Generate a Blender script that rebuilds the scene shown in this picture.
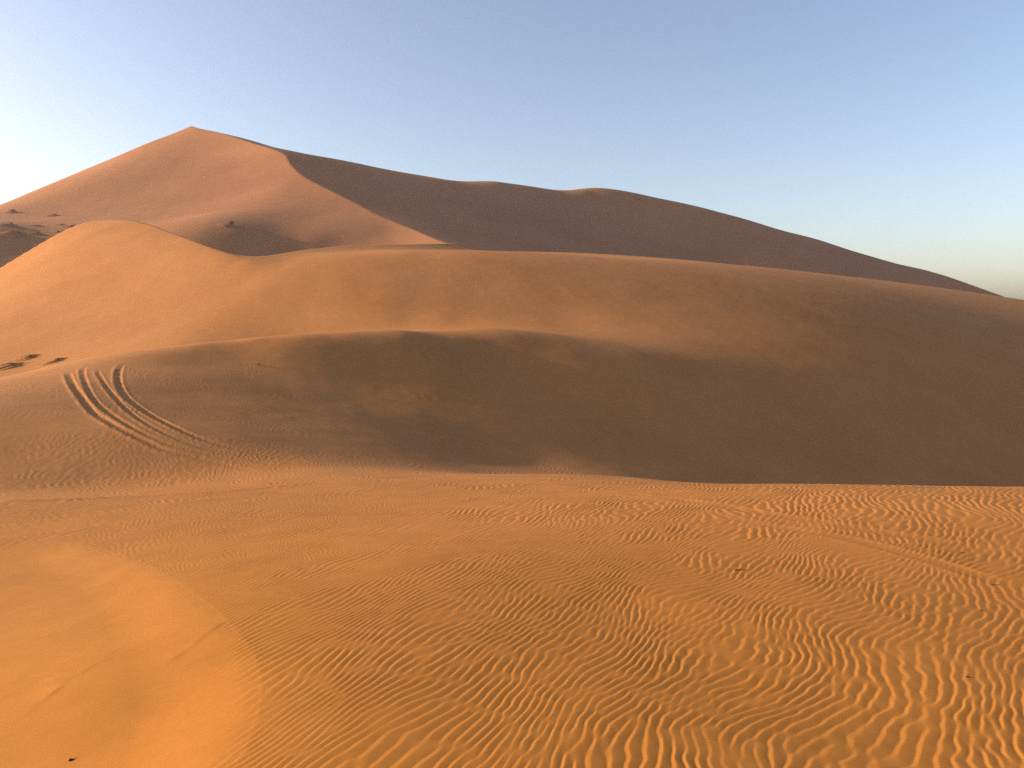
"""Desert dunes in low evening sun: rippled sand in front, tyre tracks over the middle dune, high dune behind."""
import bpy, bmesh, math, random
import numpy as np
from mathutils import Vector

S = bpy.context.scene
for blk in list(bpy.data.objects): bpy.data.objects.remove(blk)
COL = S.collection
PITCH = math.radians(5.7); FOCAL = 740.0
SUN_AZ = math.radians(88); SUN_EL = math.radians(14)          # sun to the left of the view, low
LX, LY, LZ = -math.sin(SUN_AZ)*math.cos(SUN_EL), math.cos(SUN_AZ)*math.cos(SUN_EL), math.sin(SUN_EL)

# ------------------------------------------------------------------ dune shapes (metres, camera at the origin)
# each field: height points (x, y, z) and slope points (x, y, direction x, direction y, slope)
ROWS, COLS, RIPPLE = 1.0, 1.0, .0066           # grid step of rows and columns, ripple height in metres
NEAR_DEEP, NEAR_PALE = (.35, .139, .0265), (.38, .156, .033)
MID_DEEP, MID_PALE = (.365, .156, .052), (.395, .174, .061)
FAR_DEEP, FAR_PALE = (.31, .134, .059), (.345, .156, .071)
SKY = (.85, 2.0, .45); SKY_TINT = (1, .958, 1); SKY_STRENGTH = .132; SUN_STRENGTH = 5.0; SUN_COLOR = (1, .79, .55); EXPOSURE = .97
HAZE = .00013; DENOISE = False
RIM_SIGN = -1
FIELDS = [
([(0,0,-1.6),(-2,-6,-1.2),(4,-6,-1.4),(0,3.95,-2.578),(2.761,3.95,-2.578),(-0.9281,4,-2.61),(0,7,-2.824),(4.778,7,-2.824),(-1.789,6,-2.77),(-3.098,5.3,-2.917),(-3.308,4.7,-3.01),(-5.185,8.2,-3.308),(11.47,15.2,-3.684),(9.377,15.2,-3.663),(7.752,15.3,-3.665),(6.264,15.8,-3.763),(4.27,16.5,-3.93),(2.059,17,-4.049),(-1.409,16.5,-4.069),(-5.781,16,-4.103),(-10.95,15.5,-4.084),(13.92,21,-7),(10.1,22,-6.6),(6.383,25,-6.1),(-11.34,20,-4.651),(-21.26,38,-2.85),(-18.46,33,-3.2),(-15.67,28,-3.55),(-13.43,24,-3.95),(-17.8,42,-2.5),(-16.1,38,-3.3),(-13.98,33,-3.9),(-11.86,28,-4.15),(-10.17,24,-4.3),(-8.798,20.5,-4.71),(-15.66,44,-2),(-13.52,38,-3.77),(-11.74,33,-4.27),(-12.67,44,-2.3),(-10.94,38,-4.32),(-9.501,33,-4.72),(-8.062,28,-4.85),(-6.91,24,-4.8),(-5.831,20,-4.539),(-9.68,44,-2.97),(-8.36,38,-4.91),(-7.26,33,-5.2),(-6.693,44,-3.72),(-5.78,38,-5.5),(-5.019,33,-5.75),(-4.259,28,-5.65),(-3.727,24.5,-5.3),(-3.233,21,-4.707),(-0.8148,50,-3.1),(-0.7171,44,-5.25),(-0.6193,38,-6.8),(-0.5378,33,-6.9),(-0.4563,28,-6.35),(-0.3629,22,-4.931),(-31.63,38,-4.364),(-27.79,40,-3.665),(-25.1,41,-2.976),(-23.41,42,-2.593),(-18.54,44,-1.943),(-15.91,45,-1.684),(-13.21,46.2,-1.48),(-10.49,48,-1.376),(-7.55,50,-1.332),(-46.54,56,-6.5),(-38.94,56,-6),(-31.89,57,-4.4),(-25.42,60,-3.4),(-18.43,64,-2.6),(-0.8582,53,-1.84),(-76.22,88,-2.937),(-71.45,93,1.012),(-67.78,99,5.551),(-64.61,105,10.04),(-62.75,108,12.09),(-60.22,110,13.11),(-55.73,107,12.82),(-52.1,104,12.26),(-47,99,11.02),(-43.24,95,9.83),(-38.6,90,8.486),(-35.6,87,7.517),(-31.98,83.5,6.445),(-29.78,82,5.897),(-27.53,83.5,6.005),(-25.77,87,6.716),(-24.17,92,7.526),(-22.47,98,8.339),(-19.69,104,9.055),(-16.57,111,9.737),(-12.9,118,10.43),(-10.25,124,11.04),(-8.802,127,11.14),(-7.57,129,10.55),(-5.635,132,10.45),(-2.193,137,10.76),(7.352,145,11.19),(17.97,153,11.41),(29.48,160,11.08),(41.7,166,10.62),(54.72,172,10.1),(68.19,177,9.221),(91.18,185,7.43),(112.2,191,5.387),(134.8,196,2.655),(168.9,203,-2.138)],
 [(11.47,15.2,0.6024,0.7982,-0.1935),(9.377,15.2,0.525,0.8511,-0.2051),(7.752,15.3,0.452,0.892,-0.2137),(6.264,15.8,0.3686,0.9296,-0.2214),(-31.63,38,-0.6397,0.7686,-0.0883),(-27.79,40,-0.5706,0.8212,-0.0753),(-25.1,41,-0.5221,0.8529,-0.0619),(-23.41,42,-0.4869,0.8735,-0.0539),(-18.54,44,-0.3883,0.9215,-0.0407),(-15.91,45,-0.3334,0.9428,-0.0353),(-13.21,46.2,-0.275,0.9615,-0.0308),(-10.49,48,-0.2134,0.977,-0.028),(-7.55,50,-0.1493,0.9888,-0.0263),(-7.57,129,-0.0586,0.9983,0.0817),(-5.635,132,-0.0427,0.9991,0.0791),(-2.193,137,-0.016,0.9999,0.0785),(7.352,145,0.0506,0.9987,0.0771),(17.97,153,0.1166,0.9932,0.074),(29.48,160,0.1812,0.9834,0.0681),(41.7,166,0.2436,0.9699,0.0621),(54.72,172,0.3032,0.9529,0.0559),(68.19,177,0.3595,0.9331,0.0486),(91.18,185,0.4421,0.897,0.036),(112.2,191,0.5064,0.8623,0.0243),(134.8,196,0.5666,0.824,0.0112),(168.9,203,0.6395,0.7688,-0.0081),(-42.45,76.72,0.9697,-0.0339,0.1781),(-47.36,74.52,0.9697,-0.0339,0.1381),(-39.55,84.11,0.9697,-0.0339,0.1781),(-26.4,75.24,0.9697,-0.0339,0.1181),(-31.01,67.25,0.9697,-0.0339,0.1181),(-19.59,68.71,0.9697,-0.0339,0.0181),(-18.09,74.19,0.9697,-0.0339,0.0181),(-19.35,79.58,0.9697,-0.0339,0.0331),(-17.23,70.51,0.9697,-0.0339,0.0131),(-13.13,74.27,0.9697,-0.0339,-0.0269),(-14.36,81.49,0.9697,-0.0339,-0.0119),(-12.61,71.18,0.9697,-0.0339,-0.0319),(-7.324,75.98,0.9697,-0.0339,-0.0569),(-7.933,82.51,0.9697,-0.0339,-0.0419),(-6.94,71.83,0.9697,-0.0339,-0.0619),(-1.21,75.27,0.9697,-0.0339,-0.0769),(-1.146,71.11,0.9697,-0.0339,-0.0819),(4.875,75.77,0.9697,-0.0339,-0.0999),(4.654,72.17,0.9697,-0.0339,-0.1049),(11.26,77.71,0.9697,-0.0339,-0.1219),(10.53,72.51,0.9697,-0.0339,-0.1269),(17.56,77.89,0.9697,-0.0339,-0.1539),(16.57,73.35,0.9697,-0.0339,-0.1589),(24.5,80.03,0.9697,-0.0339,-0.1859),(32.18,83.16,0.9697,-0.0339,-0.2149),(40.25,85.99,0.9697,-0.0339,-0.2399),(49.76,90.57,0.9697,-0.0339,-0.2569),(60.99,96.68,0.9697,-0.0339,-0.2719),(25.25,54.74,0.9697,-0.0339,-0.2819),(40.66,60.96,0.9697,-0.0339,-0.2919),(5.934,49.68,0.9697,-0.0339,-0.2419),(5.365,44.68,0.9697,-0.0339,-0.2719),(12.92,50.48,0.9697,-0.0339,-0.2619),(11.42,44.34,0.9697,-0.0339,-0.2719),(4.768,39.51,0.9697,-0.0339,-0.2519),(2.288,34.69,0.9697,-0.0339,-0.1219),(6.468,54.37,0.9697,-0.0339,-0.2219),(-10.12,67.09,0.9697,-0.0339,-0.0719),(-5.607,67.15,0.9697,-0.0339,-0.0819),(0,4.824,0.9697,-0.0339,0.0381),(2.667,4.845,0.9697,-0.0339,0.0381),(1.697,6.436,0.9697,-0.0339,0.0381),(-1.356,8.705,0.9697,-0.0339,0.0481),(3.777,9.454,0.9697,-0.0339,0.0381),(-3.556,6.449,0.9697,-0.0339,0.1581),(-2.13,4.799,0.9697,-0.0339,0.1781),(-3.289,5.115,0.9697,-0.0339,0.1581),(-2.184,5.483,0.9697,-0.0339,0.1581),(-6.244,9.287,0.9697,-0.0339,0.0981),(-7.48,13.12,0.9697,-0.0339,0.0381),(-1.334,5.183,0.9697,-0.0339,0.0581),(16.52,44.89,0.9697,-0.0339,-0.2719),(25.74,48.29,0.9697,-0.0339,-0.2819),(35.03,52.2,0.9697,-0.0339,-0.2819),(-54.18,101.3,0.9697,-0.0339,0.1081),(-47.82,96.6,0.9697,-0.0339,0.1181),(-42.05,90.97,0.9697,-0.0339,0.1181),(-37.11,86.42,0.9697,-0.0339,0.1181),(-32.23,81.24,0.9697,-0.0339,0.1281),(-28.91,79.51,0.9697,-0.0339,0.1181),(-23.35,78.71,0.9697,-0.0339,0.0881),(-1.091,67.53,0.9697,-0.0339,-0.0819),(3.444,67.28,0.9697,-0.0339,-0.1119),(-13.26,66.98,0.9697,-0.0339,-0.0219),(-11.45,67,0.9697,-0.0339,-0.0419),(-15.24,65.73,0.9697,-0.0339,-0.0019),(-16.87,26.23,0.9697,-0.0339,-0.0919),(-15.07,22.37,0.9697,-0.0339,-0.0719),(-13.49,21.28,0.9697,-0.0339,-0.0619),(-3.639,43.18,0.9697,-0.0339,-0.2719),(1.561,40.8,0.9697,-0.0339,-0.2719),(3.199,40.28,0.9697,-0.0339,-0.2619),(6.304,42.66,0.9697,-0.0339,-0.2719),(1.723,45.2,0.9697,-0.0339,-0.2619),(4.576,37.87,0.9697,-0.0339,-0.2219),(-0.8379,51.68,0.9697,-0.0339,-0.2069),(-4.184,49.98,0.9697,-0.0339,-0.2019),(-7.262,48.04,0.9697,-0.0339,-0.1819),(3.408,52.52,0.9697,-0.0339,-0.2119),(8.125,55.63,0.9697,-0.0339,-0.2069),(13.42,59.06,0.9697,-0.0339,-0.2219)]),
([(-76.22,88,-2.937),(-71.45,93,1.012),(-67.78,99,5.551),(-64.61,105,10.04),(-62.75,108,12.09),(-60.22,110,13.11),(-55.73,107,12.82),(-52.1,104,12.26),(-47,99,11.02),(-43.24,95,9.83),(-38.6,90,8.486),(-35.6,87,7.517),(-31.98,83.5,6.445),(-29.78,82,5.897),(-27.53,83.5,6.005),(-25.77,87,6.716),(-24.17,92,7.526),(-22.47,98,8.339),(-19.69,104,9.055),(-16.57,111,9.737),(-12.9,118,10.43),(-10.25,124,11.04),(-8.802,127,11.14),(-7.57,129,10.55),(-5.635,132,10.45),(-2.193,137,10.76),(7.352,145,11.19),(17.97,153,11.41),(29.48,160,11.08),(41.7,166,10.62),(54.72,172,10.1),(68.19,177,9.221),(91.18,185,7.43),(112.2,191,5.387),(134.8,196,2.655),(168.9,203,-2.138),(-90.68,104,-9.437),(-106.4,122,-17.94),(-79.96,115,-0.9494),(-92.48,133,-9.449),(-73.59,124,5.594),(-84.27,142,-2.906),(-65.48,123,6.321),(-75.06,141,-2.179),(-55.76,115,4.521),(-64.48,133,-3.979),(-46.35,106,1.986),(-54.22,124,-6.514),(-38.78,99.5,-0.0546),(-45.8,117.5,-8.555),(-33.38,99.5,-0.4948),(-39.41,117.5,-8.995),(-28.89,108,1.026),(-33.71,126,-7.474),(-23.14,120,2.554),(-26.61,138,-5.946),(-14.92,134,3.929),(-16.93,152,-4.572),(-10.1,143,4.64),(-11.37,161,-3.86),(-6.432,148,3.95),(-7.214,166,-4.55),(8.309,161,4.693),(9.238,179,-3.807),(32.98,176,4.585),(36.36,194,-3.915),(60.77,188,3.598),(66.58,206,-4.902),(100.5,201,0.9303),(109.4,219,-7.57),(147.4,212,-3.845),(159.9,230,-12.34)],
 []),
([(-141.6,335,80.34),(-126.8,325,75.54),(-112.6,315,70.32),(-100.3,305,65.35),(-92.21,298,62.21),(-88.3,294,59.98),(-84.39,287,55.78),(-77.9,277,50.09),(-67.99,265,43.81),(-57.86,254,38.37),(-45.23,240,31.42),(-33.65,226,25.46),(-19.95,208,19.07),(-2.982,186,11.9),(17.73,150,2.032),(-149.2,332,76.23),(-156.2,328,72.17),(-164.6,323,66.72),(-172.8,318,61.4),(-180.1,312,56.02),(-186.9,306,50.79),(-193.5,300,45.71),(-199.6,294,40.79),(-213.1,280,29.71),(-227.3,265,16.96),(-5.378,330,120),(173.9,330,110),(-104.3,150,-8),(-63.56,150,-6),(-30.8,140,-6)],
 [(-150.7,298.8,0.9697,-0.0339,0.0381),(-160.7,268.3,0.9697,-0.0339,0.0381),(-132.9,303.6,0.9697,-0.0339,0.0281),(-108.1,290.5,0.9697,-0.0339,0.0581),(-87.23,261.5,0.9697,-0.0339,0.1181),(-93.05,224.6,0.9697,-0.0339,0.1581),(-78.44,267.2,0.9697,-0.0339,0.0381),(-56.13,232.3,0.9697,-0.0339,-0.0419),(-38.57,219.6,0.9697,-0.0339,-0.1119),(-59.29,210.1,0.9697,-0.0339,-0.0919),(-81.02,195,0.9697,-0.0339,-0.1619),(-72.29,199.5,0.9697,-0.0339,-0.3019),(-62.19,200.9,0.9697,-0.0339,-0.2919),(-52.49,205,0.9697,-0.0339,-0.2219),(-125.1,194.7,0.9697,-0.0339,-0.2219),(-133.8,200.3,0.9697,-0.0339,-0.2219),(-134.7,209.3,0.9697,-0.0339,-0.1619),(-128.5,191.3,0.9697,-0.0339,-0.2719),(-155.1,247.5,0.9697,-0.0339,-0.0019),(-167.9,253,0.9697,-0.0339,-0.0419),(-144.4,246.1,0.9697,-0.0339,0.0381),(-131.5,234.5,0.9697,-0.0339,0.0381),(-127.2,207.8,0.9697,-0.0339,-0.0619),(-161.3,246.9,0.9697,-0.0339,-0.0419)]),
([(-92.21,298,62.21),(-88.3,294,59.98),(-84.39,287,55.78),(-77.9,277,50.09),(-67.99,265,43.81),(-57.86,254,38.37),(-45.23,240,31.42),(-33.65,226,25.46),(-19.95,208,19.07),(-2.982,186,11.9),(17.73,150,2.032),(-142.4,337,81.25),(-118.3,331,74.74),(-97.72,327,68.6),(-79.87,333,66.44),(-60.27,346,64.58),(-39.22,362,63.36),(-20.99,378,63.96),(-8.719,388,65.91),(15,405,65.12),(31.86,415,65.66),(49.48,425,68.34),(73.39,433,66.26),(110.2,442,60.17),(174.5,455,45.29),(241.1,465,28.53),(308.9,472,12.68),(349.8,475,2.629),(-184.6,330,110),(-194.7,280,100),(-169.5,400,60),(-66.93,440,35),(59.75,500,30),(207.3,530,0)],
 [(-142.4,337,-0.3892,0.9211,0.2221),(-118.3,331,-0.3366,0.9416,0.2126),(-97.72,327,-0.2863,0.9581,0.201),(-79.87,333,-0.2332,0.9724,0.194),(-60.27,346,-0.1716,0.9852,0.1839),(-39.22,362,-0.1077,0.9942,0.174),(-20.99,378,-0.0554,0.9985,0.169),(-8.719,388,-0.0225,0.9997,0.1698),(15,405,0.037,0.9993,0.1607),(31.86,415,0.0765,0.9971,0.1577),(49.48,425,0.1157,0.9933,0.1597),(73.39,433,0.1671,0.9859,0.1509),(110.2,442,0.242,0.9703,0.1321),(174.5,455,0.358,0.9337,0.0929),(241.1,465,0.4603,0.8877,0.0545),(308.9,472,0.5476,0.8367,0.0225),(349.8,475,0.593,0.8052,0.0045),(-40.92,275.7,0.9697,-0.0339,-0.2719),(-4.707,295.2,0.9697,-0.0339,-0.2919),(44.81,383.5,0.9697,-0.0339,-0.2919),(97.68,390,0.9697,-0.0339,-0.3019),(186.1,411.9,0.9697,-0.0339,-0.3019),(-64.22,282.5,0.9697,-0.0339,-0.2819),(-22.43,272.4,0.9697,-0.0339,-0.2719),(38.91,331.9,0.9697,-0.0339,-0.2919),(-14.29,337.1,0.9697,-0.0339,-0.2819),(-6.004,378.3,0.9697,-0.0339,-0.2819),(42.53,411.8,0.9697,-0.0339,-0.3019),(22.75,399.5,0.9697,-0.0339,-0.3019),(35.76,396.9,0.9697,-0.0339,-0.3019),(55.95,409.9,0.9697,-0.0339,-0.3019),(46.66,399.9,0.9697,-0.0339,-0.3019),(69.38,408.5,0.9697,-0.0339,-0.3019),(70.09,413.1,0.9697,-0.0339,-0.2919),(-35.71,329.3,0.9697,-0.0339,-0.2819)]),
([(-141.6,335,80.34),(-149.2,332,76.23),(-156.2,328,72.17),(-164.6,323,66.72),(-172.8,318,61.4),(-180.1,312,56.02),(-186.9,306,50.79),(-193.5,300,45.71),(-199.6,294,40.79),(-213.1,280,29.71),(-227.3,265,16.96),(-130.4,352,80.15),(-54.76,360,150),(107.2,420,220),(304.9,460,240),(29.88,250,150),(-164,375,62.34),(-172.8,372,58.23),(-180.9,368,54.17),(-190.8,363,48.72),(-200.3,358,43.4),(-208.9,352,38.02),(-217.1,346,32.79),(-224.9,340,27.71),(-232.2,334,22.79),(-248.6,320,11.71),(-265.9,305,-1.04)],
 [])]
PATHS = {
'rutA': [(-22.03,36.44),(-19.6,32.67),(-18,30.31),(-16.4,28.09),(-15,26.25),(-14.03,25.25),(-13.1,24.39),(-11.79,23.41),(-10.95,22.83),(-9.87,22.42),(-9.215,22.16),(-8.252,21.69),(-7.113,20.95)],
'rutC': [(-21.03,37.3),(-19.83,35.32),(-18.05,32.57),(-16.42,30.18),(-14.94,28.12),(-13.68,26.54),(-12.45,25.18),(-11.42,24.27),(-10.4,23.6),(-9.417,23.13),(-8.335,22.75),(-7.244,22.26)],
'rutB': [(-22.16,38.49),(-21.36,36.65),(-19.68,33.81),(-17.52,30.4),(-16,28.18),(-14.72,26.66),(-13.62,25.45),(-12.48,24.35),(-11.5,23.61),(-10.66,23.17),(-9.787,22.88),(-8.803,22.59),(-7.853,22.26)],
'rutD': [(-20.6,39.43),(-19.96,37.49),(-18.63,34.77),(-17.24,32.29),(-15.74,29.97),(-14.62,28.55),(-13.4,27.15),(-12.18,25.85),(-11.17,24.91),(-10.18,24.23),(-9.174,23.75),(-8.166,23.45),(-7.067,23.2),(-6.005,22.78)],
'old1': [(1.07,16.18),(2.477,14.04),(3.285,12.66),(3.912,11.42),(4.733,10.11),(5.554,9.136),(6.119,8.599)],
'old2': [(3.069,11.82),(3.607,10.51),(4.266,9.677),(4.723,8.761),(5.057,7.75),(5.227,7.309)],
'ridge': [(-11.43,15.57),(-9.992,16.02),(-9.005,16.66),(-7.394,17.19),(-6.158,17.74),(-4.744,18.95)],
'crackA': [(-3.775,5.289),(-3.735,5.648),(-3.679,5.963),(-3.609,6.297),(-3.561,6.635)],
'crackB': [(-2.908,5.856),(-2.816,6.118),(-2.753,6.383),(-2.692,6.665)],
'rim': [(-9.005,10.75),(-8.769,11.44),(-7.92,11.6),(-6.738,11.24),(-5.347,10.07),(-4.188,8.785),(-3.218,7.497),(-2.527,6.498),(-2.106,5.817),(-1.848,5.268),(-1.71,4.814),(-1.636,4.374),(-1.62,4.049),(-1.594,3.661)],
'scufA': [(-8.535,41.32),(-7.209,41.76),(-5.814,41.91),(-4.545,41.74),(-3.406,41.68)],
'scufB': [(-8.036,40.18),(-6.979,40.38),(-5.909,40.56),(-4.795,40.45)],
'scufC': [(-14.65,35.12),(-13.42,35.65),(-12.22,35.93),(-10.77,37.34),(-9.138,39.05)]}
PLACES = {'twig_a': [2.56, 8.061],
  'twig_b': [3.344, 5.186],
  'twig_c': [5.019, 7.442],
  'twig_d': [4.382, 6.669],
  'twig_e': [5.44, 8.679],
  'pod': [-2.976, 4.713],
  'tuft': [-14.301, 41.729],
  'mound_a': [-42.575, 64.999],
  'mound_b': [-39.059, 63.124],
  'mound_c': [-43.103, 63.117],
  'far_a': [-122.512, 203.116],
  'far_b': [-150.29, 246.564],
  'far_c': [-167.36, 252.169],
  'far_d': [-138.317, 206.387],
  'far_e': [-131.099, 198.136],
  'far_f': [-128.363, 202.587],
  'far_g': [-126.554, 216.273],
  'far_h': [-131.662, 219.573],
  'far_i': [-78.125, 206.877],
  'far_j': [-134.905, 213.585]}


class Field:
    """smooth terrain through height and slope points (cubic radial basis, Hermite)"""
    def __init__(s, val, der, lam=1e-7, S=50.0):
        s.S = S
        val = np.array(val, float).reshape(-1, 3); der = np.array(der, float).reshape(-1, 5)
        s.vx = val[:, :2]/S; s.dx = der[:, :2]/S; s.dd = der[:, 2:4]
        n, m = len(s.vx), len(s.dx); N = n+m
        A = np.zeros((N+3, N+3)); rhs = np.concatenate([val[:, 2]/S, der[:, 4], [0, 0, 0]])
        d = s.vx[:, None]-s.vx[None]; A[:n, :n] = np.sqrt((d**2).sum(-1))**3
        d = s.vx[:, None]-s.dx[None]; r = np.sqrt((d**2).sum(-1))
        A[:n, n:N] = -3*r*(d*s.dd[None]).sum(-1); A[n:N, :n] = A[:n, n:N].T
        d = s.dx[:, None]-s.dx[None]; r = np.sqrt((d**2).sum(-1))
        a = (d*s.dd[:, None]).sum(-1); b = (d*s.dd[None]).sum(-1)
        A[n:N, n:N] = -(3*r*(s.dd@s.dd.T)+3*a*b/np.maximum(r, 1e-9))
        P = np.zeros((N, 3)); P[:n, 0] = 1; P[:n, 1:] = s.vx; P[n:, 1:] = s.dd
        A[:N, N:] = P; A[N:, :N] = P.T
        A[:n, :n] += lam*np.eye(n); A[n:N, n:N] += 3e-3*np.eye(m)
        w = np.linalg.solve(A, rhs); s.cv = w[:n]; s.cd = w[n:N]; s.p = w[N:]
    def __call__(s, x, y):
        x = np.asarray(x, float); y = np.asarray(y, float); sh = x.shape
        qx = x.ravel()/s.S; qy = y.ravel()/s.S
        o = s.p[0]+qx*s.p[1]+qy*s.p[2]
        for k in range(len(s.cv)):
            r2 = (qx-s.vx[k, 0])**2+(qy-s.vx[k, 1])**2; o += s.cv[k]*r2*np.sqrt(r2)
        for k in range(len(s.cd)):
            dx = qx-s.dx[k, 0]; dy = qy-s.dx[k, 1]
            o -= s.cd[k]*3*np.sqrt(dx*dx+dy*dy)*(dx*s.dd[k, 0]+dy*s.dd[k, 1])
        return (o*s.S).reshape(sh)

NEAR, BACK, LIT, SHADY, REAR = [Field(*f) for f in FIELDS]

def step(a, b, x):
    t = np.clip((x-a)/(b-a), 0, 1); return t*t*(3-2*t)

def soft_min(a, b, k):
    h = np.maximum(k-np.abs(a-b), 0)/k; return np.minimum(a, b)-h*h*k*.25

def upsample(a, k, axis):
    """Catmull-Rom refinement of a sampled grid by k along an axis"""
    a = np.moveaxis(a, axis, 0); n = a.shape[0]
    pos = np.arange((n-1)*k+1)/k; i = np.minimum(pos.astype(int), n-2); t = (pos-i).reshape((-1,)+(1,)*(a.ndim-1))
    g = lambda j: a[np.clip(j, 0, n-1)]
    p0, p1, p2, p3 = g(i-1), g(i), g(i+1), g(i+2)
    p0 = np.where((i == 0).reshape(t.shape), 2*p1-p2, p0); p3 = np.where((i == n-2).reshape(t.shape), 2*p2-p1, p3)
    o = .5*(2*p1+(p2-p0)*t+(2*p0-5*p1+4*p2-p3)*t*t+(3*p1-p0-3*p2+p3)*t**3)
    return np.moveaxis(o, 0, axis)

# ------------------------------------------------------------------ wind ripples
class Ripples:
    """narrow-band random wave field: its phase gives ripple crests with forks and dead ends"""
    def __init__(s, wave, heading, spread, dk, n, seed):
        r = np.random.RandomState(seed)
        a = heading+r.randn(n)*spread; k = 2*math.pi/wave*(1+r.randn(n)*dk)
        s.kx = (k*np.cos(a)).astype(np.float32); s.ky = (k*np.sin(a)).astype(np.float32)
        s.ph = (r.rand(n)*2*math.pi).astype(np.float32); s.n = n
    def __call__(s, x, y):
        re = np.zeros(x.shape, np.float32); im = np.zeros(x.shape, np.float32)
        x = x.astype(np.float32); y = y.astype(np.float32)
        for kx, ky, p in zip(s.kx, s.ky, s.ph):
            t = kx*x+ky*y+p; re += np.cos(t); im += np.sin(t)
        return re/math.sqrt(s.n), im/math.sqrt(s.n)
def phase(re, im): return np.arctan2(im, re), np.sqrt(re*re+im*im)

class Soft:
    """smooth random field, about -1..1, of a given size in metres"""
    def __init__(s, size, seed, n=14):
        r = np.random.RandomState(seed); a = r.rand(n)*2*math.pi; k = 2*math.pi/size*(.55+.9*r.rand(n))
        s.kx = k*np.cos(a); s.ky = k*np.sin(a); s.ph = r.rand(n)*2*math.pi; s.n = n
    def __call__(s, x, y):
        o = np.zeros(x.shape, np.float32)
        for kx, ky, p in zip(s.kx, s.ky, s.ph): o += np.sin((kx*x+ky*y+p).astype(np.float32))
        return o/math.sqrt(s.n)*1.1

def crest_profile(ph):
    """steep narrow face towards the sun, long convex slope away from it"""
    u = (ph/(2*math.pi)) % 1.0; a = .30
    k = np.clip(u/a, 0, 1); k = .5*k+.5*k*k*(3-2*k); f = 1-np.clip((u-a)/(1-a), 0, 1)**1.35
    return np.where(u < a, k, f)-.55

def path_distance(x, y, pts, pad):
    """distance to, signed side of and position along a polyline, only within pad metres of its box"""
    p = np.array(pts, float)[:, :2]
    pp = [p[0]]                                    # smooth the line
    for i in range(len(p)-1):
        a, b = p[max(i-1, 0)], p[min(i+2, len(p)-1)]
        for t in np.linspace(0, 1, 7)[1:]:
            pp.append(.5*(2*p[i]+(p[i+1]-a)*t+(2*a-5*p[i]+4*p[i+1]-b)*t*t+(3*p[i]-a-3*p[i+1]+b)*t**3))
    p = np.array(pp)
    d = np.full(x.shape, 99., np.float32); sd = d.copy(); al = np.zeros(x.shape, np.float32)
    m = (x > p[:, 0].min()-pad) & (x < p[:, 0].max()+pad) & (y > p[:, 1].min()-pad) & (y < p[:, 1].max()+pad)
    X = x[m]; Y = y[m]; D = np.full(X.shape, 99.); SD = D.copy(); AL = np.zeros(X.shape); L0 = 0.
    tot = np.sqrt((np.diff(p, axis=0)**2).sum(1)).sum()
    for i in range(len(p)-1):
        e = p[i+1]-p[i]; l = math.hypot(*e)
        if l < 1e-6: continue
        t = ((X-p[i, 0])*e[0]+(Y-p[i, 1])*e[1])/l/l; tc = np.clip(t, 0, 1)
        dx = X-p[i, 0]-tc*e[0]; dy = Y-p[i, 1]-tc*e[1]; q = np.sqrt(dx*dx+dy*dy)
        s = np.sign(e[0]*dy-e[1]*dx)
        c = q < D; D[c] = q[c]; SD[c] = (q*s)[c]; AL[c] = (L0+tc*l)[c]/tot; L0 += l
    d[m] = D; sd[m] = SD; al[m] = AL
    return d, sd, al

# ------------------------------------------------------------------ the near dune field: one polar grid, cut into pieces
K = 4
r = [0.9]
while r[-1] < 2.4: r.append(r[-1]*1.06)
while r[-1] < 300: r.append(r[-1]+min(r[-1]**2/2300*ROWS, r[-1]*.0046*ROWS))
r = np.array(r[:len(r)-(len(r)-1) % K]); nr = len(r)
fine = math.radians(48); nt = int(2*fine*FOCAL*1.4/COLS); nt -= nt % K
th = np.linspace(-fine, fine, nt+1)
rc = r[::K]; tc = th[::K]
def plain(rr): return np.maximum(-1.6-.06*rr, -7.)
R, T = np.meshgrid(rc, tc, indexing='ij'); Xc = R*np.sin(T); Yc = R*np.cos(T)
za = upsample(upsample(NEAR(Xc, Yc), K, 0), K, 1); zb = upsample(upsample(BACK(Xc, Yc), K, 0), K, 1)
# the refinement is uniform in index, so place the rows the same way
rr = upsample(rc[:, None], K, 0)[:, 0]
R, T = np.meshgrid(rr, th, indexing='ij'); X = R*np.sin(T); Y = R*np.cos(T)
zb = np.where(Y > 70, zb, 99.)
Z = soft_min(za, zb, .10)
far = step(222, 285, Y*1.0+np.abs(X)*.05)
Z = np.maximum(Z*(1-far)-17.*far, -17.)
# slopes of the bare terrain, to know where ripples live
dZr = np.gradient(Z, axis=0)/np.gradient(R, axis=0); dZt = np.gradient(Z, axis=1)/np.gradient(T, axis=1)/R
gx = dZr*np.sin(T)+dZt*np.cos(T); gy = dZr*np.cos(T)-dZt*np.sin(T)
facing = -(gx*LX+gy*LY)+LZ
D = R*np.cos(T)

# fades: no ripples on the smooth slip face, fewer on the leeward slopes
patch = Soft(2.2, 5)(X, Y); big = Soft(7., 6)(X, Y)
lee = step(.0, .13, facing)
rd, rs_, ra_ = path_distance(X, Y, PATHS['rim'], 5.)
inside = np.where((rs_ < 0) & (R < 16), rd, 0.) if RIM_SIGN < 0 else np.where((rs_ > 0) & (rd < 90) & (R < 16), rd, 0.)
slip = 1-step(.0, .26, inside+.05*Soft(.5, 44)(X, Y))*step(0, .02, inside)
Z = Z-.075*step(-.05, .9, inside+.012*Soft(.9, 45)(X, Y)*step(0, .3, inside))*step(0, .05, inside)
w1 = (1-step(20, 30, R))*slip*np.clip(.95+.10*patch+.08*big, .5, 1.2)
wx = .10*Soft(1.5, 11)(X, Y); wy = .10*Soft(1.5, 12)(X, Y)
wx += .16*Soft(6., 13)(X, Y)
zig = .62*Soft(.42, 14, 20)(X, Y)+.35*Soft(.2, 15, 20)(X, Y)
left = 1-step(-1.2, 2.2, X+.5*patch-.12*(Y-6))
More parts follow.
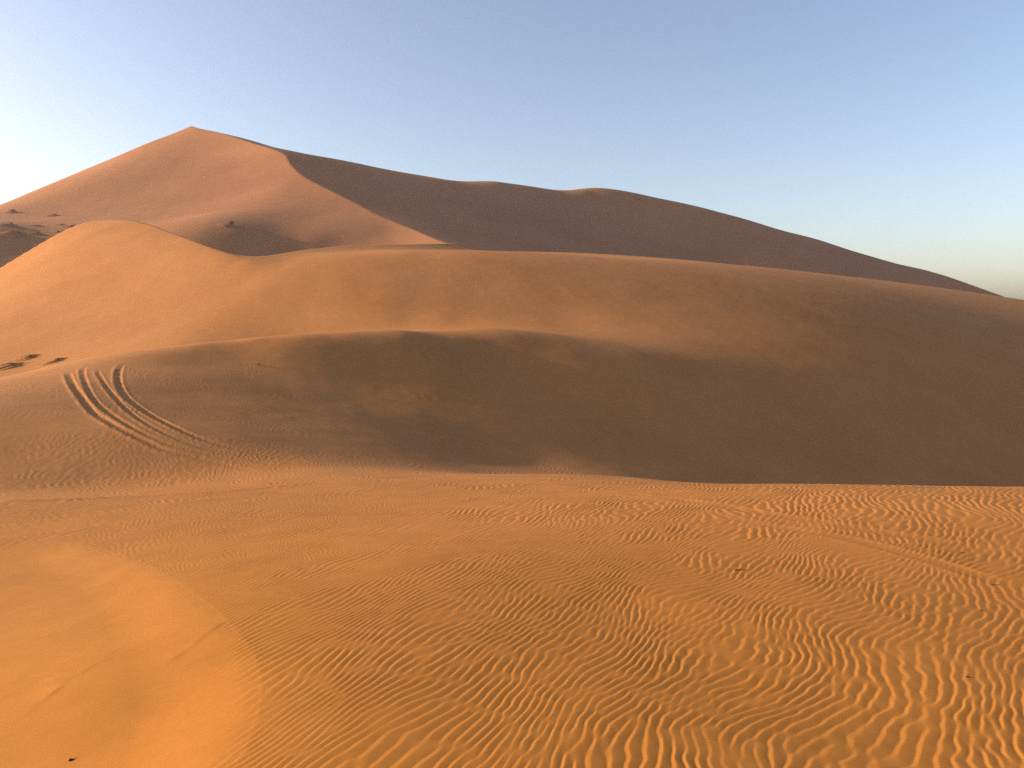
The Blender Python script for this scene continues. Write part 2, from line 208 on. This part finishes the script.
ra, ia = Ripples(.092, math.radians(-37), math.radians(6.5), .08, 40, 3)(X+wx, Y+wy)
rb, ib = Ripples(.074, math.radians(-24), math.radians(5), .075, 34, 4)(X+wx*.6, Y+wy*.6)
rm, im_ = Ripples(.118, math.radians(-29), math.radians(7), .09, 36, 7)(X+wx, Y+wy)
mid = step(8.5, 13, R+.4*patch)
zig = zig*(1-.55*left)*(1-.4*mid)
ph, am = phase((ra*(1-left)+rb*left)*(1-mid)+rm*mid, (ia*(1-left)+ib*left)*(1-mid)+im_*mid)
bump = crest_profile(ph+zig)*np.minimum(am*1.25, 1.0)
Z = Z+RIPPLE*(1+.7*mid)*bump*w1*(.35+.65*lee)
sel = R > 15
Xs, Ys = X[sel], Y[sel]
ph, am = Ripples(.19, math.radians(-12), math.radians(14), .14, 30, 8)(Xs+.2*Soft(3, 21)(Xs, Ys), Ys); ph, am = phase(ph, am)
w2 = step(17, 27, R[sel])*(1-step(40, 48, R[sel]))*slip[sel]*lee[sel]*np.clip(.6+.5*Soft(5, 22)(Xs, Ys), .05, 1.2)
Z[sel] += 1.5*RIPPLE*crest_profile(ph)*np.minimum(am, 1.1)*w2
sel = R > 60
Xs, Ys = X[sel], Y[sel]
ph, am = Ripples(.85, math.radians(4), math.radians(12), .12, 30, 9)(Xs, Ys); ph, am = phase(ph, am)
w3 = np.clip(.3+.9*Soft(40, 24)(Xs, Ys), 0, 1)*step(60, 80, R[sel])*step(-20, 0, Xs)*(1-step(50, 75, Xs))
Z[sel] += .0035*crest_profile(ph)*np.minimum(am, 1.1)*w3
# soft unevenness of every size
Z += .0022*Soft(1.6, 31)(X, Y)*(1-.7*step(0, .4, inside))+.005*Soft(5, 32)(X, Y)*step(3, 9, R)*(1-.7*step(0, .4, inside))+.005*Soft(13, 33)(X, Y)*step(20, 30, R)*(1-.4*step(50, 70, R))+.010*Soft(34, 34)(X*.8, Y)*step(50, 80, R)

# furrows: fresh wheel ruts, an old track, a low sand ridge, small slumps on the slip face
part_of = np.zeros(X.shape, np.int8)
rough = Soft(.35, 41)(X, Y); rough2 = Soft(.9, 42)(X, Y)
RUT_X = np.array([-2.0, -1.55, -1.2, -1.02, -.85, -.3, .35, .68, .85, 1.05, 1.25, 1.7, 2.2])
RUT_Z = np.array([0, .10, .42, .58, .45, -.12, -.66, -.80, -.62, .05, .26, .08, 0])   # broad floor falling away from the sun, narrow crumbled rims
def prof_edge(q): return np.exp(-((np.abs(q)-1.05)/.3)**2)
def rut(name, depth, half, ident, berm=.5, fade=(.0, .12, .65, 1.0)):
    d, sd, al = path_distance(X, Y, PATHS[name], 1.5)
    k = (d < 1.4)
    f = step(fade[0], fade[1], al)*(1-step(fade[2], fade[3], al)*.8)
    ends = step(0, .09, al)*(1-step(.97, 1, al))
    dd = d+.008*rough
    prof = np.interp((sd+.008*rough)/half, RUT_X, RUT_Z)*depth*(1+(.4 if ident else 0)*np.clip(rough, -1, 1)*(prof_edge(sd/half)))*(.9+.2*rough2*.5)
    cut = prof; lip = 0.
    Z[k] += ((cut+lip)*f*ends)[k]
    if ident: part_of[(d < half*2.6) & (al > .005) & (al < .995)] = ident
rut('rutA', .046, .18, 3); rut('rutC', .033, .14, 3)
rut('rutB', .038, .15, 4); rut('rutD', .048, .18, 4)
rut('scufA', .022, .14, 0, .3, (0, .2, .6, 1)); rut('scufB', .018, .12, 0, .3, (0, .2, .6, 1)); rut('scufC', .015, .12, 0, .3, (0, .2, .6, 1))
for nm, wd in (('old1', .16), ('old2', .13)):
    d, sd, al = path_distance(X, Y, PATHS[nm], 1.0)
    f = np.exp(-(d/wd)**4)*step(0, .15, al)*(1-step(.85, 1, al))
    Z -= f*(RIPPLE*bump*w1*.75)+f*.003*(1+rough2)
    Z += .0035*np.exp(-((d-wd*1.2)/(wd*.35))**2)*step(0, .15, al)*(1-step(.85, 1, al))
d, sd, al = path_distance(X, Y, PATHS['ridge'], 1.5)
Z += .026*np.exp(-(d/.28)**2)*(1+.15*rough)*step(0, .1, al)*(1-step(.55, 1, al))
for nm, hgt in (('crackA', .0045), ('crackB', .007)):
    d, sd, al = path_distance(X, Y, PATHS[nm], .6)
    f = step(0, .25, al)*(1-step(.8, 1, al))*(.55+.5*rough)
    Z += hgt*f*np.where(sd > 0, np.exp(-d/.16), np.exp(-(d/.045)**2))*np.sign(hgt)*np.where(sd > 0, 1, 1)
# trampled, scuffed band across the shaded face
band = np.exp(-((Y-32)/2.5)**2)*step(-16, -11, X)*(1-step(-4, -1, X))
Z += .006*band*np.maximum(Soft(.5, 51)(X*.3, Y)-.5, 0)*2

def ground_height(x, y):
    """terrain height on the fine grid, for things that stand on it"""
    rad = math.hypot(x, y); t = math.atan2(x, y)
    i = int(np.clip(np.searchsorted(rr, rad), 1, nr-1)); j = int(np.clip(np.searchsorted(th, t), 1, len(th)-1))
    return float(Z[i-1:i+1, j-1:j+1].mean())

# where one dune ends and the next begins (the hollows between them)
Ux = X/np.maximum(Y, .1)*FOCAL+512
hollow1 = np.interp(Ux, [-100, 200, 500, 700, 850, 1100], [18.5, 18.5, 20, 19, 18, 18])
hollow2 = np.interp(Ux, [-100, 0, 100, 200, 300, 400, 500, 600, 700, 850, 1100], [54, 56, 57, 60, 62, 61, 60, 58, 55, 52, 50])
part_of[(part_of == 0) & (D > hollow1)] = 1
part_of[(part_of == 1) & (D > hollow2)] = 2

def grid_faces(a, b):
    i = np.arange(a*b).reshape(a, b)
    return np.stack([i[:-1, :-1], i[:-1, 1:], i[1:, 1:], i[1:, :-1]], -1).reshape(-1, 4)

def mesh_object(name, verts, quads, material):
    used = np.zeros(len(verts), bool); used[quads.ravel()] = True
    idx = np.cumsum(used)-1; v = verts[used].astype(np.float32); q = idx[quads].astype(np.int32)
    me = bpy.data.meshes.new(name)
    me.vertices.add(len(v)); me.vertices.foreach_set('co', v.ravel())
    me.loops.add(q.size); me.loops.foreach_set('vertex_index', q.ravel())
    me.polygons.add(len(q)); me.polygons.foreach_set('loop_start', np.arange(0, q.size, 4, dtype=np.int32))
    me.polygons.foreach_set('loop_total', np.full(len(q), 4, np.int32))
    me.polygons.foreach_set('use_smooth', np.ones(len(q), bool))
    me.update(calc_edges=True)
    me.materials.append(material)
    o = bpy.data.objects.new(name, me); COL.objects.link(o); return o

def tag(o, label=None, cat=None, group=None, kind=None):
    if label: o['label'] = label
    if cat: o['category'] = cat
    if group: o['group'] = group
    if kind: o['kind'] = kind
    return o

# ------------------------------------------------------------------ materials
def sand_material(name, deep, pale, grain=1.0, streak=(1, 1, 1), size=9.0, beyond=None):
    m = bpy.data.materials.new(name); m.use_nodes = True; n = m.node_tree.nodes; l = m.node_tree.links
    b = n['Principled BSDF']; b.inputs['Roughness'].default_value = 1; b.inputs['Specular IOR Level'].default_value = .08
    b.inputs['Diffuse Roughness'].default_value = 0
    g = n.new('ShaderNodeNewGeometry'); mp = n.new('ShaderNodeMapping'); mp.inputs['Scale'].default_value = streak
    l.new(g.outputs['Position'], mp.inputs['Vector'])
    def noise(scale, detail, rough, src):
        t = n.new('ShaderNodeTexNoise'); t.inputs['Scale'].default_value = scale; t.inputs['Detail'].default_value = detail
        t.inputs['Roughness'].default_value = rough; l.new(src, t.inputs['Vector']); return t
    t1 = noise(1/size, 5, .55, mp.outputs['Vector']); t2 = noise(1/size*14, 4, .6, g.outputs['Position']); t3 = noise(260, 2, .7, g.outputs['Position'])
    def mix(fac, a, c):
        x = n.new('ShaderNodeMix'); x.data_type = 'RGBA'
        for s, v in ((0, fac), (6, a), (7, c)):
            if hasattr(v, 'type') and hasattr(v, 'links'): l.new(v, x.inputs[s])
            elif s == 0: x.inputs[0].default_value = v
            else: x.inputs[s].default_value = (*v, 1)
        return x.outputs[2]
    def ramp(src, lo, hi):
        x = n.new('ShaderNodeMapRange'); x.inputs[1].default_value = lo; x.inputs[2].default_value = hi; x.clamp = True; l.new(src, x.inputs[0]); return x.outputs[0]
    f1 = ramp(t1.outputs['Fac'], .36, .64)
    c = mix(f1, deep, pale)
    if beyond:                                     # base colour blends from orange to tan further into the field
        sx = n.new('ShaderNodeSeparateXYZ'); l.new(g.outputs['Position'], sx.inputs[0])
        c = mix(ramp(sx.outputs['Y'], 5, 26), c, mix(f1, *beyond))
    mul = n.new('ShaderNodeMath'); mul.operation = 'MULTIPLY_ADD'; mul.inputs[1].default_value = .34*grain; mul.inputs[2].default_value = 1-.17*grain
    l.new(ramp(t3.outputs['Fac'], .3, .7), mul.inputs[0])
    mul2 = n.new('ShaderNodeMath'); mul2.operation = 'MULTIPLY_ADD'; mul2.inputs[1].default_value = .30; mul2.inputs[2].default_value = .85
    t4 = noise(1.6, 11, .93, g.outputs['Position']); av = n.new('ShaderNodeMath'); av.operation = 'ADD'; l.new(t2.outputs['Fac'], av.inputs[0]); l.new(ramp(t4.outputs['Fac'], .38, .62), av.inputs[1])
    hf = n.new('ShaderNodeMath'); hf.operation = 'MULTIPLY'; hf.inputs[1].default_value = .5; l.new(av.outputs[0], hf.inputs[0]); l.new(hf.outputs[0], mul2.inputs[0])
    m3 = n.new('ShaderNodeMath'); m3.operation = 'MULTIPLY'; l.new(mul.outputs[0], m3.inputs[0]); l.new(mul2.outputs[0], m3.inputs[1])
    v = n.new('ShaderNodeVectorMath'); v.operation = 'SCALE'; l.new(c, v.inputs[0]); l.new(m3.outputs[0], v.inputs['Scale'])
    l.new(v.outputs[0], b.inputs['Base Color'])
    bp = n.new('ShaderNodeBump'); bp.inputs['Strength'].default_value = .12*grain; bp.inputs['Distance'].default_value = .002
    l.new(t3.outputs['Fac'], bp.inputs['Height']); l.new(bp.outputs['Normal'], b.inputs['Normal'])
    return m

SAND_FRONT = sand_material('orange_sand', NEAR_DEEP, NEAR_PALE, 1.0, size=6, beyond=(MID_DEEP, MID_PALE))
SAND_FAR = sand_material('distant_sand', FAR_DEEP, FAR_PALE, .3, streak=(1, 1, 2.5), size=60)

V = np.stack([X, Y, Z], -1).reshape(-1, 3); Q = grid_faces(*X.shape)
fp = part_of[:-1, :-1].ravel()
fr = tag(mesh_object('front_dune', V, Q[fp == 0], SAND_FRONT), 'orange rippled sand in the foreground with a smooth hollow at lower left', kind='structure')
md = tag(mesh_object('middle_dune', V, Q[fp == 1], SAND_FRONT), 'low brown shaded dune in the middle with tyre tracks over its left shoulder', kind='structure')
bk = tag(mesh_object('back_dune', V, Q[fp == 2], SAND_FRONT), 'long smooth orange dune between the tracked dune and the tall peak', kind='structure')
tag(mesh_object('tyre_track', V, Q[fp == 3], SAND_FRONT), 'pair of deep wheel ruts nearest the left edge, curving down the middle dune', kind='structure')
tag(mesh_object('tyre_track', V, Q[fp == 4], SAND_FRONT), 'pair of wheel ruts curving down the middle dune on the right of the other pair', kind='structure')
EDGE = (th[0], th[-1], Z[:, 0].copy(), Z[:, -1].copy())

# the same dunes run on beside and behind the viewer (coarse)
def side(name, t0, t1, edge, label):
    ts = np.concatenate([np.linspace(t0, t1, 90)]); rs = rr[::6]; e = edge[::6]
    R2, T2 = np.meshgrid(rs, ts, indexing='ij'); k = step(0, 1, np.abs(T2-t0)/math.radians(45))
    Z2 = e[:, None]*(1-k)+k*np.where(R2 > 240, -17, plain(R2)); 
    vv = np.stack([R2*np.sin(T2), R2*np.cos(T2), Z2], -1).reshape(-1, 3); q = grid_faces(*R2.shape)
    if t1 < t0: q = q[:, ::-1]
    return tag(mesh_object(name, vv, q, SAND_FRONT), label, kind='structure')
side('side_dune', EDGE[0], -math.pi, EDGE[2], 'sand running on to the left of the view')
side('side_dune', EDGE[1], math.pi, EDGE[3], 'sand running on to the right of the view')
# ground under the viewer's feet
a = np.linspace(-math.pi, math.pi, 60); R2, T2 = np.meshgrid([.01, .5, .95], a, indexing='ij')
tag(mesh_object('sand_patch', np.stack([R2*np.sin(T2), R2*np.cos(T2), np.full(R2.shape, -1.66)], -1).reshape(-1, 3), grid_faces(*R2.shape), SAND_FRONT), 'sand under the viewer', kind='structure')

# ------------------------------------------------------------------ the tall dune behind
rf = np.geomspace(140, 600, 1000); ft = math.radians(50)
tf = np.linspace(-ft, ft, 1900)
Rc, Tc = np.meshgrid(rf[::4], tf[::4], indexing='ij')
def far_pair(R, T):
    x, y = R*np.sin(T), R*np.cos(T); return LIT(x, y), SHADY(x, y), REAR(x, y)
def refine(a): return upsample(upsample(a, 4, 0), 4, 1)
za, zb, zr = [refine(q) for q in far_pair(Rc, Tc)]
Rf = refine(Rc); Tf = refine(Tc)
Xf, Yf = Rf*np.sin(Tf), Rf*np.cos(Tf)
za += .05*Soft(26, 61)(Xf, Yf)+.012*Soft(9, 62)(Xf, Yf)
zb += .12*Soft(45, 63)(Xf, Yf)+.02*Soft(14, 64)(Xf, Yf)
Zf = soft_min(soft_min(za, zb, .25), zr, .25)
low = step(520, 590, Rf)
Zf = Zf*(1-low)-17*low
Zf = np.maximum(Zf, -17.)
Vf = np.stack([Xf, Yf, Zf], -1).reshape(-1, 3); Qf = grid_faces(*Xf.shape)
FAR_Z = Zf
tag(mesh_object('tall_dune', Vf, Qf, SAND_FAR), 'tall pointed dune on the skyline, left face lit and right face in shade', kind='structure')
def far_height(x, y):
    rad = math.hypot(x, y); t = math.atan2(x, y)
    i = int(np.argmin(np.abs(Rf[:, 0]-rad))); j = int(np.argmin(np.abs(Tf[0]-t))); return float(Zf[i, j])
for sgn, col in ((-1, 0), (1, -1)):
    ts = np.linspace(sgn*Tf[0, -1], sgn*math.radians(80), 60); rs = Rf[::4, 0]; e = Zf[::4, col]
    R2, T2 = np.meshgrid(rs, ts, indexing='ij'); k = step(0, 1, np.abs(T2-ts[0])/math.radians(30))
    q = grid_faces(*R2.shape); q = q[:, ::-1] if sgn < 0 else q
    tag(mesh_object('tall_dune_flank', np.stack([R2*np.sin(T2), R2*np.cos(T2), e[:, None]*(1-k)-17*k], -1).reshape(-1, 3), q, SAND_FAR), 'flank of the tall dune running out of the picture', kind='structure')

# the level plain all dunes stand on
b = np.linspace(-1500, 1500, 61); Xg, Yg = np.meshgrid(b, b, indexing='ij')
tag(mesh_object('sand_plain', np.stack([Xg, Yg, np.full(Xg.shape, -16.5)+.4*Soft(300, 71)(Xg, Yg)], -1).reshape(-1, 3), grid_faces(61, 61)[:, ::-1], SAND_FAR), 'level sand plain the dunes stand on', kind='structure')

# ------------------------------------------------------------------ small things on the sand
def plain_material(name, col, rough=.9):
    m = bpy.data.materials.new(name); m.use_nodes = True; n = m.node_tree.nodes; l = m.node_tree.links; b = n['Principled BSDF']
    t = n.new('ShaderNodeTexNoise'); t.inputs['Scale'].default_value = 40; t.inputs['Detail'].default_value = 3
    g = n.new('ShaderNodeNewGeometry'); l.new(g.outputs['Position'], t.inputs['Vector'])
    x = n.new('ShaderNodeMix'); x.data_type = 'RGBA'; l.new(t.outputs['Fac'], x.inputs[0])
    x.inputs[6].default_value = (*[c*.6 for c in col], 1); x.inputs[7].default_value = (*[min(c*1.4, 1) for c in col], 1)
    l.new(x.outputs[2], b.inputs['Base Color']); b.inputs['Roughness'].default_value = rough; return m
BARK = plain_material('dry_bark', (.075, .045, .025)); STRAW = plain_material('dry_straw', (.16, .11, .05)); LEAF = plain_material('dusty_leaf', (.07, .075, .035)); POD = plain_material('dark_pod', (.045, .02, .012), .6)

def link(name, bm, mat, parent=None, smooth=True):
    me = bpy.data.meshes.new(name); bm.to_mesh(me); bm.free(); me.materials.append(mat)
    for p in me.polygons: p.use_smooth = smooth
    o = bpy.data.objects.new(name, me); COL.objects.link(o); o.parent = parent; return o

def add_tube(bm, pts, r0, r1, n=7):
    """tapering round stem along points"""
    pts = [Vector(p) for p in pts]; rings = []
    for i, p in enumerate(pts):
        d = (pts[min(i+1, len(pts)-1)]-pts[max(i-1, 0)]).normalized(); a = d.orthogonal().normalized(); b = d.cross(a)
        rad = r0+(r1-r0)*i/(len(pts)-1)
        rings.append([bm.verts.new(p+(a*math.cos(2*math.pi*k/n)+b*math.sin(2*math.pi*k/n))*rad) for k in range(n)])
    for A, B in zip(rings[:-1], rings[1:]):
        for k in range(n): bm.faces.new((A[k], A[(k+1) % n], B[(k+1) % n], B[k]))
    bm.faces.new(rings[0][::-1]); bm.faces.new(rings[-1])

def empty(name, loc, label, cat, group=None):
    o = bpy.data.objects.new(name, None); o.empty_display_size = .1; COL.objects.link(o); o.location = loc; return tag(o, label, cat, group)

def twig(place, length, turn, thick, label, seed, shoots=1):
    rnd = random.Random(seed); x, y = PLACES[place]; root = empty('dry_twig', (x, y, ground_height(x, y)), label, 'twig', 'dry twigs on the sand')
    root.rotation_euler.z = turn; bm = bmesh.new(); pts = []
    for i in range(9):
        t = i/8-.5; wx = x+math.cos(turn)*t*length; wy = y+math.sin(turn)*t*length
        pts.append((t*length, .06*length*math.sin(3*t+1)+rnd.uniform(-.01, .01)*length, ground_height(wx, wy)-root.location.z+thick*.8+.05*length*math.cos(t*math.pi)))
    add_tube(bm, pts, thick, thick*.5); link('stem', bm, BARK, root)
    for s in range(shoots):
        i = 3+2*s; p = Vector(pts[i]); e = p+Vector((.16*length, (.12 if s % 2 else -.12)*length, .09*length)); bm = bmesh.new()
        add_tube(bm, [p, (p+e)/2+Vector((0, 0, .01*length)), e], thick*.6, thick*.3, 6); link('side_shoot', bm, BARK, root)
twig('twig_a', .125, math.radians(2), .0065, 'longest dark twig, lying alone among the ripples right of the middle', 1, 2)
twig('twig_b', .035, math.radians(10), .0045, 'tiny dark stick on the coarse ripples near the lower right corner', 2)
twig('twig_c', .085, math.radians(-4), .0035, 'thin dark twig at the right edge, just below the old wheel track', 3)
twig('twig_d', .06, math.radians(35), .0032, 'short forked twig near the right edge, between the old wheel track and the coarse ripples', 4, 2)
twig('twig_e', .07, math.radians(0), .003, 'thin twig beside the faint old wheel track on the right', 5)

x, y = PLACES['pod']; root = empty('seed_pod', (x, y, ground_height(x, y)), 'small dark brown seed pod with a thin stalk on the smooth sand at lower left', 'seed pod')
bm = bmesh.new(); bmesh.ops.create_icosphere(bm, subdivisions=3, radius=1)
for v in bm.verts:
    k = 1-.25*v.co.x; v.co = Vector((v.co.x*.016, v.co.y*.009*k, v.co.z*.008*k+.006+.001*math.sin(v.co.x*9)))
link('husk', bm, POD, root); bm = bmesh.new(); add_tube(bm, [(.013, 0, .006), (.03, .006, .009), (.05, .010, .006)], .0018, .0007, 6); link('stalk', bm, BARK, root)
root.rotation_euler.z = math.radians(20)

def bush(parent, height, spread, seed, leafy, centre=(0, 0, 0)):
    """bundle of bent twigs with small leaf blades"""
    rnd = random.Random(seed); bw = bmesh.new(); bl = bmesh.new()
    for i in range(34):
        a = rnd.uniform(0, 2*math.pi); lean = rnd.uniform(.1, 1)*spread; h = height*rnd.uniform(.3, 1)*(1-.35*lean/spread)
        d = Vector((math.cos(a), math.sin(a), 0)); p0 = Vector(centre)+d*spread*.12*rnd.random()+Vector((0, 0, -.12*height))
        pts = [p0, p0+d*lean*.35+Vector((0, 0, h*.55)), p0+d*lean*.75+Vector((0, 0, h*.9)), p0+d*lean+Vector((0, 0, h*rnd.uniform(.8, 1.1)))]
        add_tube(bw, pts, height*.014, height*.005, 5)
        for q in range(16 if leafy else 7):
            t = rnd.uniform(.25, 1); k = min(int(t*3), 2); p = pts[k].lerp(pts[k+1], t*3-k)
            u = Vector((rnd.gauss(0, 1), rnd.gauss(0, 1), rnd.gauss(.4, .7))).normalized(); w = u.orthogonal().normalized(); s = height*rnd.uniform(.05, .11)
            vs = [bl.verts.new(p+u*s*e+w*s*f) for e, f in ((0, -.16), (.5, -.3), (1.2, 0), (.5, .3))]; bl.faces.new(vs)
    link('branches', bw, BARK, parent); link('leaves', bl, LEAF if leafy else STRAW, parent, False)

def mound(place, wide, deep, high, label, seed, far=True, bush_h=0., leafy=False, turn=0.):
    """wind-built sand hummock: gentle on the lit side, steep and shaded on the other"""
    rnd = random.Random(seed); wide *= 1.05; x, y = PLACES[place]; hf = far_height if far else ground_height
    z0 = hf(x, y); root = empty('sand_hummock', (x, y, z0), label, 'hummock', 'small hummocks on the dunes'); bm = bmesh.new(); n = 44; rows = []
    ph = [rnd.uniform(0, 6) for _ in range(4)]
    for i in range(n+1):
        row = []
        for j in range(n+1):
            u = i/n*2-1; v = j/n*2-1
            e = math.hypot(u, v); b = max(0, 1-e*e)
            ridge = u*.9+.25*math.sin(3*v+ph[0]); asym = 1/(1+math.exp(-(.45-ridge)*7))        # steep on the +u side
            s = (.42 if far else .5)*high*(b**1.5)*asym*(1+.25*math.sin(4*u+ph[1])*math.sin(5*v+ph[2]))*(.7+.5*(u+1)/2)
            lx = u*wide*.5*math.cos(turn)-v*deep*.5*math.sin(turn); ly = u*wide*.5*math.sin(turn)+v*deep*.5*math.cos(turn)
            row.append(bm.verts.new((lx, ly, hf(x+lx, y+ly)-z0+s*1.25-.03*high-(.4*high if e > .97 else 0))))
        rows.append(row)
    for i in range(n):
        for j in range(n): bm.faces.new((rows[i][j], rows[i+1][j], rows[i+1][j+1], rows[i][j+1]))
    link('sand_mound', bm, SAND_FAR if far else SAND_FRONT, root)
    if bush_h: bush(root, bush_h, bush_h*1.1, seed, leafy, (wide*.17, -deep*.1, high*.35))
mound('mound_a', 2.0, 1.2, .45, 'low sand hummock at the left edge, highest of the three behind the tracked dune', 11, False, .2, turn=.5)
mound('mound_b', 2.0, 1.0, .36, 'narrow sand hummock with dry stalks just beyond the top of the tyre tracks', 12, False, .22, turn=.55)
mound('mound_c', 3.4, 1.6, .6, 'broad dark hummock half hidden by the crest of the tracked dune at the left edge', 13, False, .26, turn=.35)
mound('far_a', 5.5, 3.5, 1.2, 'hummock with a dark green bush, touching the slope of the back dune', 21, True, 1.7, True, .4)
mound('far_b', 5, 3, 1.0, 'lone hummock high on the lit left face of the tall dune', 22, True, .8, False, .3)
mound('far_c', 5, 4, 1.6, 'topmost hummock of the group at the left foot of the tall dune', 23, True, .9, False, .2)
mound('far_d', 7, 4, 1.6, 'long hummock with a dark underside at the very left edge of the tall dune', 24, True, .7, False, .5)
mound('far_e', 8, 5, 2.0, 'largest hummock with a pale crest in the shaded hollow at the far left', 25, True, .8, False, .4)
mound('far_f', 4.5, 3, 1.0, 'small hummock between the largest one and the dark green bush', 26, True, .5, False, .3)
mound('far_g', 6, 3.4, 1.1, 'flat hummock right of the dark green bush, above the back dune', 27, True, .6, False, .4)
mound('far_h', 3.5, 2.4, .7, 'small hummock on the lit slope straight above the dark green bush', 28, True, .4, False, .2)
mound('far_i', 6, 4, 1.5, 'single hummock with a dark scrub in the hollow right of the back dune peak', 29, True, 1.3, True, .1)
mound('far_j', 4.5, 2.6, .6, 'faint low hummock above the small one in the shaded hollow', 30, True, 0, False, .2)

x, y = PLACES['tuft']; root = empty('dry_tuft', (x, y, ground_height(x, y)), 'tiny dry plant tuft alone on the shaded face of the middle dune', 'dry plant'); bush(root, .14, .2, 40, False)


# ------------------------------------------------------------------ haze
if HAZE > 0:
    bm = bmesh.new(); bmesh.ops.create_cube(bm, size=1)
    for v in bm.verts: v.co = (v.co.x*3100, v.co.y*3100, -18.5 if v.co.z < 0 else 125)
    me = bpy.data.meshes.new('haze'); bm.to_mesh(me); bm.free(); hz = bpy.data.objects.new('haze', me); COL.objects.link(hz)
    m = bpy.data.materials.new('dusty_air'); m.use_nodes = True; nt_ = m.node_tree; nt_.nodes.remove(nt_.nodes['Principled BSDF'])
    pv = nt_.nodes.new('ShaderNodeVolumePrincipled'); pv.inputs['Color'].default_value = (.80, .84, .90, 1); pv.inputs['Density'].default_value = HAZE; pv.inputs['Anisotropy'].default_value = .35
    nt_.links.new(pv.outputs[0], nt_.nodes['Material Output'].inputs['Volume']); me.materials.append(m)
    tag(hz, 'thin pale dust haze in the evening air', kind='stuff')

# ------------------------------------------------------------------ light, sky, camera
w = bpy.data.worlds.new('World'); S.world = w; w.use_nodes = True; n = w.node_tree.nodes; l = w.node_tree.links
sky = n.new('ShaderNodeTexSky'); sky.sky_type = 'NISHITA'; sky.sun_disc = False
sky.sun_elevation = SUN_EL; sky.sun_rotation = -SUN_AZ; sky.altitude = 100
sky.air_density, sky.dust_density, sky.ozone_density = SKY
tint = n.new('ShaderNodeMix'); tint.data_type = 'RGBA'; tint.blend_type = 'MULTIPLY'; tint.inputs[0].default_value = 1; tint.inputs[7].default_value = (*SKY_TINT, 1)
l.new(sky.outputs[0], tint.inputs[6]); l.new(tint.outputs[2], n['Background'].inputs[0]); n['Background'].inputs[1].default_value = SKY_STRENGTH
sd_ = bpy.data.lights.new('sun', 'SUN'); sd_.energy = SUN_STRENGTH; sd_.angle = math.radians(.5); sd_.color = SUN_COLOR
so = bpy.data.objects.new('sun', sd_); COL.objects.link(so)

so.rotation_euler = Vector((LX, LY, LZ)).to_track_quat('Z', 'Y').to_euler()
cd = bpy.data.cameras.new('camera'); cam = bpy.data.objects.new('camera', cd); COL.objects.link(cam)
cd.sensor_width = 36; cd.lens = FOCAL/1024*36; cd.clip_end = 6000; cd.clip_start = .05
cam.location = (0, 0, 0); cam.rotation_euler = (math.pi/2-PITCH, 0, 0); S.camera = cam
S.view_settings.view_transform = 'Standard'; S.view_settings.look = 'None'; S.view_settings.gamma = 1; S.view_settings.exposure = EXPOSURE
S.view_settings.use_curve_mapping = False
S.render.engine = 'CYCLES'; S.cycles.use_denoising = DENOISE; S.cycles.max_bounces = 6; S.cycles.diffuse_bounces = 3; S.cycles.volume_bounces = 0; S.cycles.sample_clamp_indirect = 2.0
